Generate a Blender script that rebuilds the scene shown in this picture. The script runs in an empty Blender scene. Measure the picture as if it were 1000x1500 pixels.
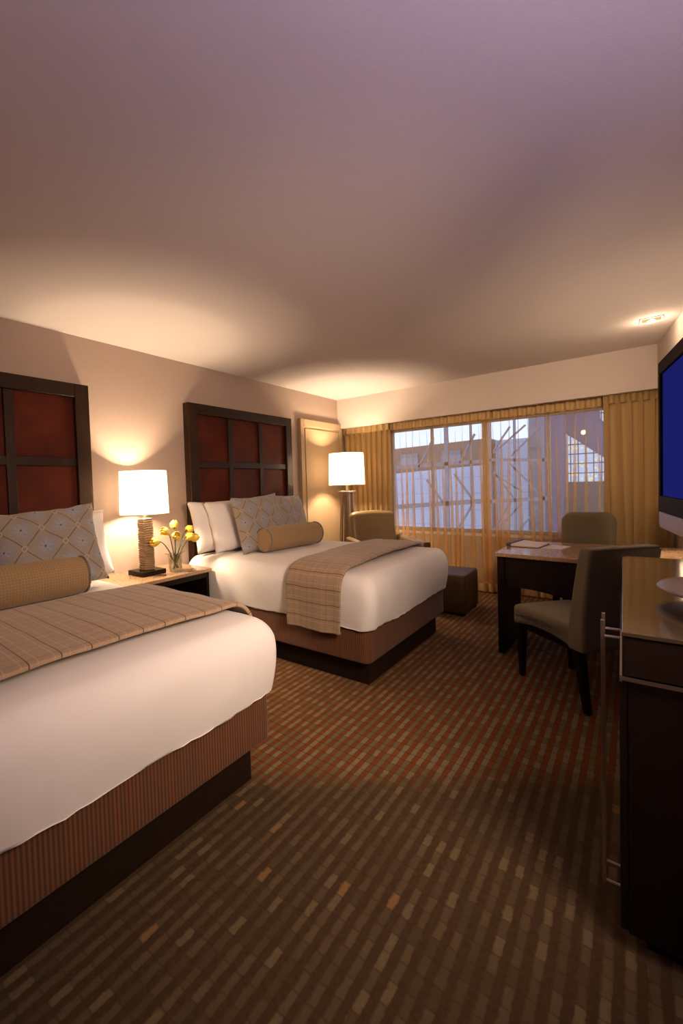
import bpy, bmesh, math, random
from mathutils import Vector, Matrix, noise
random.seed(7)
PI = math.pi
sc = bpy.context.scene
COL = sc.collection

# ------------------------------------------------------------------ materials
class NT:
    def __init__(s, name):
        s.m = bpy.data.materials.new(name); s.m.use_nodes = True
        s.t = s.m.node_tree; s.t.nodes.clear()
        s.out = s.t.nodes.new('ShaderNodeOutputMaterial')
    def n(s, typ, **kw):
        nd = s.t.nodes.new(typ)
        for k, v in kw.items(): setattr(nd, k, v)
        return nd
    def put(s, sock, val):
        if isinstance(val, bpy.types.NodeSocket): s.t.links.new(val, sock)
        elif val is not None:
            if hasattr(val, '__len__') and len(val) == 3 and sock.type == 'RGBA': val = (*val, 1)
            sock.default_value = val
    def m_(s, op, a, b=None, c=None):
        nd = s.n('ShaderNodeMath', operation=op)
        for i, v in enumerate((a, b, c)):
            if v is not None: s.put(nd.inputs[i], v)
        return nd.outputs[0]
    def mix(s, f, a, b, blend='MIX'):
        nd = s.n('ShaderNodeMix', data_type='RGBA', blend_type=blend)
        s.put(nd.inputs[0], f); s.put(nd.inputs[6], a); s.put(nd.inputs[7], b)
        return nd.outputs[2]
    def coord(s, kind='Object'):
        return s.n('ShaderNodeTexCoord').outputs[kind]
    def xyz(s, v):
        nd = s.n('ShaderNodeSeparateXYZ'); s.put(nd.inputs[0], v); return nd.outputs
    def vec(s, x, y, z=0.0):
        nd = s.n('ShaderNodeCombineXYZ')
        for i, v in enumerate((x, y, z)): s.put(nd.inputs[i], v)
        return nd.outputs[0]
    def scale(s, v, sc3):
        nd = s.n('ShaderNodeMapping'); s.put(nd.inputs['Vector'], v); nd.inputs['Scale'].default_value = sc3
        return nd.outputs[0]
    def noise(s, v, scale, detail=2.0, rough=.5):
        nd = s.n('ShaderNodeTexNoise'); s.put(nd.inputs['Vector'], v)
        nd.inputs['Scale'].default_value = scale; nd.inputs['Detail'].default_value = detail
        nd.inputs['Roughness'].default_value = rough
        return nd.outputs[0]
    def white(s, v):
        nd = s.n('ShaderNodeTexWhiteNoise', noise_dimensions='3D'); s.put(nd.inputs['Vector'], v)
        return nd.outputs['Value']
    def ramp(s, f, stops):
        nd = s.n('ShaderNodeValToRGB'); s.put(nd.inputs[0], f)
        e = nd.color_ramp.elements
        while len(e) < len(stops): e.new(0.5)
        for i, (p, c) in enumerate(stops):
            e[i].position = p; e[i].color = (*c, 1)
        return nd.outputs[0]
    def bump(s, h, strength=.2, dist=.01):
        nd = s.n('ShaderNodeBump'); s.put(nd.inputs['Height'], h)
        nd.inputs['Strength'].default_value = strength; nd.inputs['Distance'].default_value = dist
        return nd.outputs[0]
    def pbr(s, col, rough=.6, metal=0.0, normal=None, spec=None, sheen=None, coat=None, trans=None, ior=None, emit=None, es=0):
        p = s.n('ShaderNodeBsdfPrincipled')
        s.put(p.inputs['Base Color'], col); s.put(p.inputs['Roughness'], rough); s.put(p.inputs['Metallic'], metal)
        if normal is not None: s.put(p.inputs['Normal'], normal)
        if spec is not None: p.inputs['Specular IOR Level'].default_value = spec
        if sheen is not None: p.inputs['Sheen Weight'].default_value = sheen; p.inputs['Sheen Roughness'].default_value = .5
        if coat is not None: p.inputs['Coat Weight'].default_value = coat; p.inputs['Coat Roughness'].default_value = .08
        if trans is not None: p.inputs['Transmission Weight'].default_value = trans
        if ior is not None: p.inputs['IOR'].default_value = ior
        if emit is not None: s.put(p.inputs['Emission Color'], emit); s.put(p.inputs['Emission Strength'], es)
        return p.outputs[0]
    def done(s, sh):
        s.t.links.new(sh, s.out.inputs[0]); return s.m

def simple(name, col, rough=.6, metal=0.0, var=.12, nscale=12, bump=0.0, **kw):
    t = NT(name); v = t.coord()
    f = t.noise(v, nscale, 3)
    c = t.mix(f, tuple(x*(1-var) for x in col), tuple(min(1, x*(1+var)) for x in col))
    nrm = t.bump(t.noise(v, nscale*6, 2), bump, .004) if bump else None
    return t.done(t.pbr(c, rough, metal, nrm, **kw))

M = {}
M['wall'] = simple('taupe wallcovering', (.40, .30, .235), .75, var=.04, nscale=30, bump=.15)
M['ceiling'] = simple('painted ceiling', (.63, .56, .52), .9, var=.03, nscale=60, bump=.25)
M['soffit'] = simple('painted soffit', (.62, .53, .46), .85, var=.02, nscale=60, bump=.1)
M['panel'] = simple('padded wall fabric', (.40, .275, .15), .7, var=.05, nscale=90, bump=.2)
M['white'] = simple('white linen', (.78, .73, .68), .85, var=.02, nscale=1.6, bump=.35)
M['shell'] = simple('window wall paint', (.45, .36, .27), .8, var=.04)
M['metal'] = simple('brushed nickel', (.62, .52, .42), .32, 1.0, var=.05, nscale=40)
M['silver'] = simple('silver plastic', (.40, .34, .34), .38, .5, var=.03)
M['black'] = simple('black plastic', (.010, .006, .005), .6, var=.1, spec=.04)
M['lampmetal'] = simple('bronze lamp metal', (.50, .37, .24), .38, .6, var=.1)
M['frame'] = simple('window frame', (.34, .27, .24), .6)
M['stem'] = simple('tulip stem', (.07, .10, .04), .5)
M['leaf'] = simple('tulip leaf', (.07, .11, .05), .5)
M['petal'] = simple('tulip petal', (.90, .62, .07), .5, var=.2, nscale=60)
M['cover'] = simple('dark folder cover', (.035, .025, .02), .5)
M['paper'] = simple('printed paper', (.60, .50, .43), .6)
M['olive_leather'] = simple('olive tan leather', (.185, .120, .046), .38, var=.15, nscale=14, bump=.12)
M['dark_leather'] = simple('dark brown leather', (.062, .032, .011), .5, var=.25, nscale=12, bump=.12, spec=.25)
M['piping'] = simple('olive piping', (.11, .085, .05), .7)

def wood(name, dark, light, rough=.3, axis=2, coat=.3, spec=.3):
    t = NT(name); s = [30, 30, 30]; s[axis] = 2.0
    f = t.noise(t.scale(t.coord(), tuple(s)), 1.6, 5, .6)
    return t.done(t.pbr(t.mix(f, dark, light), rough, 0, t.bump(f, .05, .002), coat=coat, spec=spec))
M['espresso'] = wood('espresso wood', (.006, .0028, .002), (.012, .0055, .0035), .42, 2, .03, .15)
M['hbwood'] = wood('headboard frame wood', (.011, .0052, .0022), (.028, .012, .005), .42, 2, .03, .15)
M['plinth'] = wood('bed plinth wood', (.012, .006, .003), (.022, .011, .006), .55, 0, 0, .15)
M['stemslab'] = wood('carved lamp wood', (.20, .125, .065), (.36, .25, .14), .45, 0, .1)
M['top'] = wood('lacquered cabinet top', (.030, .020, .010), (.045, .030, .016), .17, 1, .8)

def red_panel():
    t = NT('oxblood leather panel'); v = t.coord()
    a = t.noise(v, 3.2, 4, .6); b = t.noise(v, 90, 2)
    c = t.ramp(a, [(.3, (.036, .006, .002)), (.55, (.066, .0085, .0022)), (.75, (.098, .016, .004))])
    return t.done(t.pbr(c, .6, 0, t.bump(b, .12, .003), spec=.12))
M['red'] = red_panel()

def granite(name, base, dark, light, rough=.12):
    t = NT(name); v = t.coord()
    vo = t.n('ShaderNodeTexVoronoi'); t.put(vo.inputs['Vector'], v); vo.inputs['Scale'].default_value = 190
    w = t.xyz(vo.outputs['Color'])[0]
    c = t.ramp(w, [(.0, dark), (.28, base), (.72, base), (1.0, light)])
    return t.done(t.pbr(t.mix(t.noise(v, 9, 3), c, base), rough))
M['granite'] = granite('polished tan granite', (.36, .22, .115), (.13, .07, .035), (.60, .43, .27))

def carpet():
    t = NT('striped block carpet'); x, y, z = t.xyz(t.coord())
    px, py = 0.0475, 0.057
    wob = t.m_('MULTIPLY', t.m_('SUBTRACT', t.noise(t.coord(), 30, 3, .6), .5), .012)
    xs = t.m_('DIVIDE', t.m_('ADD', x, wob), px); ys = t.m_('DIVIDE', t.m_('ADD', y, wob), py)
    fx = t.m_('FRACT', t.m_('ADD', xs, 200.0)); fy = t.m_('FRACT', t.m_('ADD', ys, 200.0))
    ix = t.m_('FLOOR', t.m_('ADD', xs, 200.0)); iy = t.m_('FLOOR', t.m_('ADD', ys, 200.0))
    par = t.m_('GREATER_THAN', fx, .5)                       # light stripe / rust stripe
    cell = t.white(t.vec(ix, iy, par))
    colr = t.white(t.vec(ix, 7.0, par))
    big = t.noise(t.vec(t.m_('MULTIPLY', ix, .13), t.m_('MULTIPLY', iy, .17), 0.0), 3.0, 2)
    hi = t.m_('MULTIPLY', t.m_('GREATER_THAN', t.m_('ADD', t.m_('MULTIPLY', cell, .45), big), .74), 1.0)
    olive = t.mix(hi, t.mix(cell, (.150, .112, .052), (.175, .132, .064)), (.215, .168, .092))
    rust = t.mix(big, (.150, .036, .010), (.22, .075, .018))
    far = t.mix(par, rust, olive)
    # the near band of the woven design: brown ground, dull olive dashes, now and then an ochre one
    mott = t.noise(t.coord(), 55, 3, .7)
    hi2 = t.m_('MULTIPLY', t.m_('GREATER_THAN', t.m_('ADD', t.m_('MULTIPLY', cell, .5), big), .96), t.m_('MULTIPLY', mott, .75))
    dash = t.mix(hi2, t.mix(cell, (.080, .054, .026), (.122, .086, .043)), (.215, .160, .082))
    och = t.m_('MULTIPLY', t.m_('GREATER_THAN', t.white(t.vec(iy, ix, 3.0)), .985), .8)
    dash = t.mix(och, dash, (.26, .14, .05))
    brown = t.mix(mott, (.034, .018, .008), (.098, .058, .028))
    tri = t.m_('ABSOLUTE', t.m_('SUBTRACT', fx, .5))        # soft-edged dashes
    tri = t.m_('SUBTRACT', .75, t.m_('ABSOLUTE', t.m_('SUBTRACT', fx, .0)))
    edge = t.m_('MULTIPLY', t.m_('MULTIPLY', t.m_('SUBTRACT', fx, .42), t.m_('SUBTRACT', 1.06, fx)), 12.0)
    edge = t.m_('MINIMUM', t.m_('MAXIMUM', t.m_('ADD', edge, t.m_('MULTIPLY', t.m_('SUBTRACT', mott, .5), .9)), 0.0), 1.0)
    ey = t.m_('MINIMUM', t.m_('MAXIMUM', t.m_('MULTIPLY', t.m_('SUBTRACT', .56, t.m_('ABSOLUTE', t.m_('SUBTRACT', fy, .5))), 7.0), .35), 1.0)
    near = t.mix(t.m_('MULTIPLY', edge, ey), brown, dash)
    # dividing line of the two bands
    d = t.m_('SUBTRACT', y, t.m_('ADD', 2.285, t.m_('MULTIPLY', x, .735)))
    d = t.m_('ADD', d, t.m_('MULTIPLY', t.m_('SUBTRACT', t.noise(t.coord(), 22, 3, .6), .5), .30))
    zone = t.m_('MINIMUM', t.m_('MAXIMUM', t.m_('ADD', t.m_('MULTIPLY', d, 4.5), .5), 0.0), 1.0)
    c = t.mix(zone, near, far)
    gx = t.m_('ABSOLUTE', t.m_('SUBTRACT', t.m_('FRACT', t.m_('MULTIPLY', fx, 2.0)), .5))
    gy = t.m_('ABSOLUTE', t.m_('SUBTRACT', fy, .5))
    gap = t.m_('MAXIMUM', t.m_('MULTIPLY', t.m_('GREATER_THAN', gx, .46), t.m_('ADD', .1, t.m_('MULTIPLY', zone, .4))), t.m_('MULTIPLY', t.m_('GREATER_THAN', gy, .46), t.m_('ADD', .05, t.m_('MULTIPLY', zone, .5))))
    c = t.mix(gap, c, (.022, .011, .005))
    fib = t.noise(t.coord(), 260, 3, .7)
    c = t.mix(t.m_('MULTIPLY', t.m_('ABSOLUTE', t.m_('SUBTRACT', fib, .5)), 1.5), c, (.03, .018, .009))
    return t.done(t.pbr(c, .95, 0, t.bump(t.m_('ADD', fib, t.m_('MULTIPLY', gap, -1.0)), .5, .006), spec=.1))
M['carpet'] = carpet()

def ribbed():
    t = NT('ribbed rust upholstery'); v = t.coord(); x, y, z = t.xyz(v)
    s = t.m_('FRACT', t.m_('DIVIDE', t.m_('ADD', t.m_('ADD', x, y), 20.0), .0135))
    tri = t.m_('ABSOLUTE', t.m_('SUBTRACT', s, .5))
    k = t.white(t.vec(t.m_('FLOOR', t.m_('DIVIDE', t.m_('ADD', t.m_('ADD', x, y), 20.0), .0135)), 0.0, 0.0))
    a = t.mix(k, (.155, .056, .013), (.20, .062, .012))
    c = t.mix(t.m_('MULTIPLY', tri, 1.9), a, (.035, .012, .005))
    return t.done(t.pbr(c, .85, 0, t.bump(tri, -.5, .004), sheen=.1))
M['ribbed'] = ribbed()

def throw():
    t = NT('windowpane wool'); u, v, _ = t.xyz(t.coord('UV'))
    def line(c, p, w, off=0.0):
        f = t.m_('FRACT', t.m_('DIVIDE', t.m_('ADD', c, 10.0+off), p))
        return t.m_('LESS_THAN', f, w/p)
    weave = t.white(t.vec(t.m_('FLOOR', t.m_('MULTIPLY', u, 260.0)), t.m_('FLOOR', t.m_('MULTIPLY', v, 260.0)), 0.0))
    slub = t.noise(t.vec(t.m_('MULTIPLY', u, 12.0), t.m_('MULTIPLY', v, 300.0), 0.0), 1, 2)
    c = t.mix(weave, (.255, .165, .095), (.32, .215, .130))
    c = t.mix(t.m_('MULTIPLY', slub, .35), c, (.36, .255, .17))
    c = t.mix(line(u, .048, .003, .02), c, (.42, .29, .18))
    c = t.mix(t.m_('MULTIPLY', line(v, .055, .0035), .6), c, (.17, .11, .075))
    c = t.mix(t.m_('MULTIPLY', line(v, .11, .003, .03), .5), c, (.46, .32, .19))
    c = t.mix(line(u, .096, .0042), c, (.085, .045, .018))
    return t.done(t.pbr(c, .9, 0, t.bump(weave, .15, .002), sheen=.15))
M['throw'] = throw()

def cushion():
    t = NT('medallion lattice jacquard'); u, v, _ = t.xyz(t.coord('UV'))
    k = 2.9
    a = t.m_('MULTIPLY', t.m_('ADD', u, t.m_('MULTIPLY', v, .82)), k)
    b = t.m_('MULTIPLY', t.m_('SUBTRACT', t.m_('ADD', u, 5.0), t.m_('MULTIPLY', v, .82)), k)
    fa = t.m_('ABSOLUTE', t.m_('SUBTRACT', t.m_('FRACT', a), .5)); fb = t.m_('ABSOLUTE', t.m_('SUBTRACT', t.m_('FRACT', b), .5))
    sa = t.m_('SUBTRACT', t.m_('FRACT', a), .5); sb = t.m_('SUBTRACT', t.m_('FRACT', b), .5)
    r = t.m_('SQRT', t.m_('ADD', t.m_('MULTIPLY', fa, fa), t.m_('MULTIPLY', fb, fb)))
    ca = t.m_('SUBTRACT', .5, fa); cb = t.m_('SUBTRACT', .5, fb)
    rc = t.m_('SQRT', t.m_('ADD', t.m_('MULTIPLY', ca, ca), t.m_('MULTIPLY', cb, cb)))
    ang = t.m_('ARCTAN2', sa, sb)
    pet = t.m_('ADD', .17, t.m_('MULTIPLY', t.m_('COSINE', t.m_('MULTIPLY', ang, 6.0)), .07))
    weave = t.noise(t.scale(t.coord('UV'), (90, 90, 1)), 1.0, 2)
    base = t.mix(weave, (.22, .185, .145), (.31, .26, .21))
    blot = t.noise(t.scale(t.coord('UV'), (7, 7, 1)), 1.0, 3)
    c = t.mix(t.m_('MULTIPLY', t.m_('LESS_THAN', r, .36), t.m_('MULTIPLY', t.m_('GREATER_THAN', blot, .47), .75)), base, (.235, .235, .27))
    c = t.mix(t.m_('MULTIPLY', t.m_('LESS_THAN', r, pet), .75), c, (.25, .27, .345))
    ray = t.m_('MULTIPLY', t.m_('LESS_THAN', t.m_('ABSOLUTE', t.m_('SINE', t.m_('MULTIPLY', ang, 4.0))), .16), t.m_('LESS_THAN', r, .27))
    c = t.mix(t.m_('MULTIPLY', ray, .6), c, (.42, .34, .26))
    c = t.mix(t.m_('LESS_THAN', r, .04), c, (.09, .07, .035))
    c = t.mix(t.m_('MULTIPLY', t.m_('LESS_THAN', t.m_('MINIMUM', ca, cb), .02), .85), c, (.11, .075, .03))
    c = t.mix(t.m_('LESS_THAN', rc, .11), c, (.40, .30, .20))
    c = t.mix(t.m_('LESS_THAN', rc, .065), c, (.17, .16, .20))
    c = t.mix(t.m_('LESS_THAN', rc, .035), c, (.36, .19, .06))
    return t.done(t.pbr(c, .8, 0, t.bump(weave, .2, .002), sheen=.15))
M['cushion'] = cushion()

def woven(name, a, b, dark, n=110, m=14):
    t = NT(name); u, v, _ = t.xyz(t.coord('UV'))
    fu = t.m_('ABSOLUTE', t.m_('SUBTRACT', t.m_('FRACT', t.m_('MULTIPLY', u, float(n))), .5))
    fv = t.m_('ABSOLUTE', t.m_('SUBTRACT', t.m_('FRACT', t.m_('MULTIPLY', v, float(m))), .5))
    w = t.m_('MAXIMUM', t.m_('GREATER_THAN', fu, .33), t.m_('GREATER_THAN', fv, .34))
    w2 = t.m_('MULTIPLY', t.m_('GREATER_THAN', fu, .33), t.m_('GREATER_THAN', fv, .34))
    c = t.mix(w, a, b); c = t.mix(w2, c, dark)
    return t.done(t.pbr(c, .85, 0, t.bump(w, -.3, .003), sheen=.1))
M['bolster'] = woven('gold basketweave', (.34, .19, .05), (.24, .165, .095), (.15, .14, .125), 46, 44)

def velvet():
    t = NT('olive taupe velvet'); v = t.coord()
    f = t.noise(v, 7, 3); g = t.noise(v, 240, 2)
    c = t.mix(f, (.125, .100, .052), (.165, .134, .074))
    return t.done(t.pbr(c, .8, 0, t.bump(g, .3, .002), sheen=.2))
M['velvet'] = velvet()

def sheer(name, col, alpha, trl=.55):
    t = NT(name)
    g = t.noise(t.scale(t.coord(), (600, 600, 25)), 1.0, 2)
    d = t.n('ShaderNodeBsdfDiffuse'); t.put(d.inputs[0], col)
    tl = t.n('ShaderNodeBsdfTranslucent'); t.put(tl.inputs[0], col)
    m1 = t.n('ShaderNodeMixShader'); m1.inputs[0].default_value = trl
    t.t.links.new(d.outputs[0], m1.inputs[1]); t.t.links.new(tl.outputs[0], m1.inputs[2])
    if alpha >= 1: return t.done(m1.outputs[0])
    tr = t.n('ShaderNodeBsdfTransparent')
    m2 = t.n('ShaderNodeMixShader')
    t.put(m2.inputs[0], t.m_('ADD', alpha-.04, t.m_('MULTIPLY', g, .08)))
    t.t.links.new(tr.outputs[0], m2.inputs[1]); t.t.links.new(m1.outputs[0], m2.inputs[2])
    return t.done(m2.outputs[0])
M['sheer'] = sheer('ochre voile', (.95, .61, .25), .31, .4)
M['sheerhead'] = sheer('ochre voile heading', (.78, .54, .25), .95, .25)
M['drape'] = sheer('ochre lined drape', (.46, .30, .13), 1.0, .06)

def shade():
    t = NT('lit white lamp shade')
    d = t.n('ShaderNodeBsdfDiffuse'); t.put(d.inputs[0], (.9, .85, .78))
    tl = t.n('ShaderNodeBsdfTranslucent'); t.put(tl.inputs[0], (.9, .8, .66))
    m1 = t.n('ShaderNodeMixShader'); m1.inputs[0].default_value = .5
    e = t.n('ShaderNodeEmission'); t.put(e.inputs[0], (1, .80, .58)); e.inputs[1].default_value = 1.15
    a = t.n('ShaderNodeAddShader')
    t.t.links.new(d.outputs[0], m1.inputs[1]); t.t.links.new(tl.outputs[0], m1.inputs[2])
    t.t.links.new(m1.outputs[0], a.inputs[0]); t.t.links.new(e.outputs[0], a.inputs[1])
    return t.done(a.outputs[0])
M['shade'] = shade()

def emit(name, col, s):
    t = NT(name); e = t.n('ShaderNodeEmission'); t.put(e.inputs[0], col); e.inputs[1].default_value = s
    return t.done(e.outputs[0])
M['bulb'] = emit('lit bulb', (1, .75, .45), 12)
M['screen'] = emit('television blue screen', (.085, .10, 1.0), .125)
M['lampglow'] = emit('outdoor lamp glow', (1, .72, .42), 3)

def glass(name, tint=(1, 1, 1), k=.08):
    t = NT(name)
    tr = t.n('ShaderNodeBsdfTransparent'); t.put(tr.inputs[0], tint)
    g = t.n('ShaderNodeBsdfGlossy'); g.inputs['Roughness'].default_value = .02
    f = t.n('ShaderNodeLayerWeight'); f.inputs[0].default_value = .18
    m = t.n('ShaderNodeMixShader'); t.put(m.inputs[0], t.m_('MINIMUM', f.outputs[0], .5))
    t.t.links.new(tr.outputs[0], m.inputs[1]); t.t.links.new(g.outputs[0], m.inputs[2])
    return t.done(m.outputs[0])
M['glass'] = glass('clear window glass', (.95, .98, 1))
M['vaseglass'] = glass('clear vase glass', (.97, .98, .96))
M['water'] = glass('vase water', (.96, .97, .95))

def cladding(name, c1, c2, sx, sz, line):
    t = NT(name); x, y, z = t.xyz(t.coord())
    fx = t.m_('FRACT', t.m_('DIVIDE', t.m_('ADD', x, 50.0), sx)); fz = t.m_('FRACT', t.m_('DIVIDE', t.m_('ADD', z, 50.0), sz))
    l = t.m_('MAXIMUM', t.m_('LESS_THAN', fx, .04), t.m_('LESS_THAN', fz, .05))
    c = t.mix(t.noise(t.coord(), 1.2, 3), c1, c2); c = t.mix(l, c, line)
    return t.done(t.pbr(c, .7))
M['paleclad'] = cladding('pale blue cladding', (.50, .56, .68), (.62, .67, .76), .9, .45, (.40, .45, .55))
M['greyclad'] = cladding('grey cladding', (.25, .27, .32), (.32, .34, .39), .35, 2.0, (.2, .22, .26))
M['brickband'] = cladding('brown brick', (.21, .135, .105), (.29, .18, .13), .35, .09, (.17, .11, .09))
M['violet'] = simple('dusky violet concrete', (.15, .12, .19), .8, var=.15, nscale=2)
M['brownwall'] = simple('brown render', (.16, .105, .10), .8, var=.2, nscale=1.5)
M['steel'] = simple('painted steel truss', (.22, .19, .21), .5, .2)
M['asphalt'] = simple('pavement', (.12, .12, .13), .9)
def litwin():
    t = NT('lit glazing'); x, y, z = t.xyz(t.coord())
    w = t.white(t.vec(t.m_('FLOOR', t.m_('DIVIDE', t.m_('ADD', x, 20.0), .055)), t.m_('FLOOR', t.m_('DIVIDE', z, .05)), 0.0))
    warm = t.m_('MULTIPLY', t.m_('GREATER_THAN', w, .80), t.m_('GREATER_THAN', z, 1.85))
    c = t.mix(t.noise(t.coord(), 5, 3), (.40, .55, .95), (.62, .74, 1.0)); c = t.mix(warm, c, (1, .86, .55))
    e = t.n('ShaderNodeEmission'); t.put(e.inputs[0], c); e.inputs[1].default_value = 1.15
    return t.done(e.outputs[0])
M['litwin'] = litwin()

# ------------------------------------------------------------------ object helpers
def obj(name, bm, mat, parent=None, loc=None, smooth=False, bevel=0):
    me = bpy.data.meshes.new(name)
    bmesh.ops.recalc_face_normals(bm, faces=bm.faces)
    bm.to_mesh(me); bm.free()
    me.materials.append(mat)
    o = bpy.data.objects.new(name, me); COL.objects.link(o)
    if parent: o.parent = parent
    if loc: o.location = loc
    if smooth:
        for p in me.polygons: p.use_smooth = True
    if bevel:
        b = o.modifiers.new('Bevel', 'BEVEL'); b.width = bevel; b.segments = 3; b.limit_method = 'ANGLE'; b.angle_limit = .6
        b.harden_normals = True
        for p in me.polygons: p.use_smooth = True
    return o
def tag(o, label, cat, group=None, kind=None):
    if label: o['label'] = label
    if cat: o['category'] = cat
    if group: o['group'] = group
    if kind: o['kind'] = kind
    return o
def thing(name, label, cat, loc=(0, 0, 0), rz=0.0, group=None):
    o = bpy.data.objects.new(name, None); COL.objects.link(o)
    o.empty_display_size = .1; o.location = loc; o.rotation_euler = (0, 0, rz)
    return tag(o, label, cat, group)
def struct(name, bm, mat, parent=None, **kw):
    o = obj(name, bm, mat, parent, **kw)
    if not parent: o['kind'] = 'structure'
    return o
def box(bm, x0, x1, y0, y1, z0, z1, mtx=None):
    vs = [Vector((x, y, z)) for x in (x0, x1) for y in (y0, y1) for z in (z0, z1)]
    if mtx: vs = [mtx @ v for v in vs]
    v = [bm.verts.new(p) for p in vs]
    for f in ((0, 1, 3, 2), (4, 6, 7, 5), (0, 4, 5, 1), (2, 3, 7, 6), (0, 2, 6, 4), (1, 5, 7, 3)):
        bm.faces.new([v[i] for i in f])
    return bm
def B(*a, **k): return box(bmesh.new(), *a, **k)
def loft(bm, rings, cap=True, closed=True):
    rr = [[bm.verts.new(p) for p in r] for r in rings]
    n = len(rings[0])
    for a, b in zip(rr, rr[1:]):
        for i in range(n if closed else n-1):
            j = (i+1) % n
            bm.faces.new((a[i], a[j], b[j], b[i]))
    if cap and closed:
        bm.faces.new(rr[0][::-1]); bm.faces.new(rr[-1])
    return bm
def lathe(bm, prof, c=(0, 0), n=32, cap=True):
    return loft(bm, [[Vector((c[0]+r*math.cos(2*PI*i/n), c[1]+r*math.sin(2*PI*i/n), z)) for i in range(n)] for r, z in prof], cap)
def tube(bm, pts, r, n=8):
    pts = [Vector(p) for p in pts]; rings = []
    for i, p in enumerate(pts):
        d = (pts[min(i+1, len(pts)-1)]-pts[max(i-1, 0)]).normalized()
        a = d.cross(Vector((0, 0, 1)) if abs(d.z) < .9 else Vector((1, 0, 0))).normalized(); b = d.cross(a)
        rad = r[i] if isinstance(r, (list, tuple)) else r
        rings.append([p+a*rad*math.cos(2*PI*k/n)+b*rad*math.sin(2*PI*k/n) for k in range(n)])
    return loft(bm, rings)
def rbox(sx, sy, sz, r, n=14, rz=None, fn=None, nz=None):
    """rounded box centred on the origin, finely gridded so that cloth shapes can be worked into it"""
    bm = bmesh.new(); h = Vector((sx/2, sy/2, sz/2)); rz = r if rz is None else rz; nz = nz or n
    R = Vector((min(r, h.x*.98), min(r, h.y*.98), min(rz, h.z*.98)))
    def axis(hh, rr, m):
        k = 5; out = [-hh + rr*(1-math.cos(PI/2*i/k)) for i in range(k)]
        inner = [(-hh+rr)+(2*hh-2*rr)*i/m for i in range(m+1)]
        return out+inner+[-v for v in out[::-1]]
    ax = [axis(h.x, R.x, n), axis(h.y, R.y, n), axis(h.z, R.z, nz)]
    cache = {}
    def vert(i, j, k):
        key = (i, j, k)
        if key in cache: return cache[key]
        p = Vector((ax[0][i], ax[1][j], ax[2][k]))
        inner = Vector([max(-(h[a]-R[a]), min(h[a]-R[a], p[a])) for a in range(3)])
        d = Vector([(p[a]-inner[a])/R[a] for a in range(3)])
        if d.length > 1e-6:
            d.normalize(); q = inner+Vector([d[a]*R[a] for a in range(3)])
        else: q = p
        if fn: q = fn(q)
        cache[key] = bm.verts.new(q); return cache[key]
    N = [len(a) for a in ax]
    def face(*ids): bm.faces.new([vert(*i) for i in ids])
    for j in range(N[1]-1):
        for k in range(N[2]-1):
            for i in (0, N[0]-1): face((i, j, k), (i, j+1, k), (i, j+1, k+1), (i, j, k+1))
    for i in range(N[0]-1):
        for k in range(N[2]-1):
            for j in (0, N[1]-1): face((i, j, k), (i+1, j, k), (i+1, j, k+1), (i, j, k+1))
        for j in range(N[1]-1):
            for k in (0, N[2]-1): face((i, j, k), (i+1, j, k), (i+1, j+1, k), (i, j+1, k))
    return bm
def fbm(p, s=1.0): return noise.noise(Vector(p)*s)
def add_light(name, kind, loc, energy, col, size=.1, rot=None, **kw):
    l = bpy.data.lights.new(name, kind); l.energy = energy; l.color = col
    if kind == 'POINT' or kind == 'SPOT': l.shadow_soft_size = size
    if kind == 'AREA': l.size = size
    for k, v in kw.items(): setattr(l, k, v)
    o = bpy.data.objects.new(name, l); COL.objects.link(o); o.location = loc
    if rot: o.rotation_euler = rot
    return o

# ------------------------------------------------------------------ room shell
LX, CZ, SY = -3.13, 2.42, 4.98
def wx(y, off=0.0): return .295+off+.129*(5.0-y)          # the right wall runs slightly out of square
YB = -1.6
bm = bmesh.new(); loft(bm, [[Vector((LX-.1, YB-.1, z)), Vector((1.5, YB-.1, z)), Vector((1.5, 5.35, z)), Vector((LX-.1, 5.35, z))] for z in (-.1, 0)])
struct('floor', bm, M['carpet'])
struct('ceiling', B(LX-.1, 1.5, YB-.1, 5.35, CZ, CZ+.1), M['ceiling'])
struct('wall_left', B(LX-.1, LX, YB-.1, 5.35, 0, CZ), M['wall'])
bm = bmesh.new(); loft(bm, [[Vector((wx(YB), YB, z)), Vector((1.5, YB, z)), Vector((1.5, 5.25, z)), Vector((wx(5.25), 5.25, z))] for z in (0, CZ)])
struct('wall_right', bm, M['wall'])
struct('wall_back', B(LX, 1.5, YB-.1, YB, 0, CZ), M['wall'])
# window wall with its opening
WX0, WX1, WZ0, WZ1 = -2.50, -.02, .665, 1.98
bm = bmesh.new()
box(bm, LX, WX0, 5.22, 5.35, 0, CZ); box(bm, WX1, wx(5.2)+.3, 5.22, 5.35, 0, CZ)
box(bm, WX0, WX1, 5.22, 5.35, 0, WZ0); box(bm, WX0, WX1, 5.22, 5.35, WZ1, CZ)
struct('wall_far', bm, M['shell'])
# dropped soffits
struct('trim_1', B(LX, wx(SY)+.2, SY, SY+.07, 2.035, CZ), M['soffit'])
bm = bmesh.new(); a = [(wx(SY, -.14), SY), (wx(YB, -.14), YB), (wx(YB), YB), (wx(SY), SY)]
loft(bm, [[Vector((x, y, z)) for x, y in a] for z in (2.0, CZ)])
struct('trim_2', bm, M['soffit'])
struct('trim_3', B(LX, wx(SY)+.2, SY+.07, 5.22, 2.085, 2.12), M['soffit'])
bm = bmesh.new(); box(bm, LX, LX+.015, YB, SY+.2, 0, .10)
struct('baseboard_left', bm, M['hbwood'])

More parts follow.
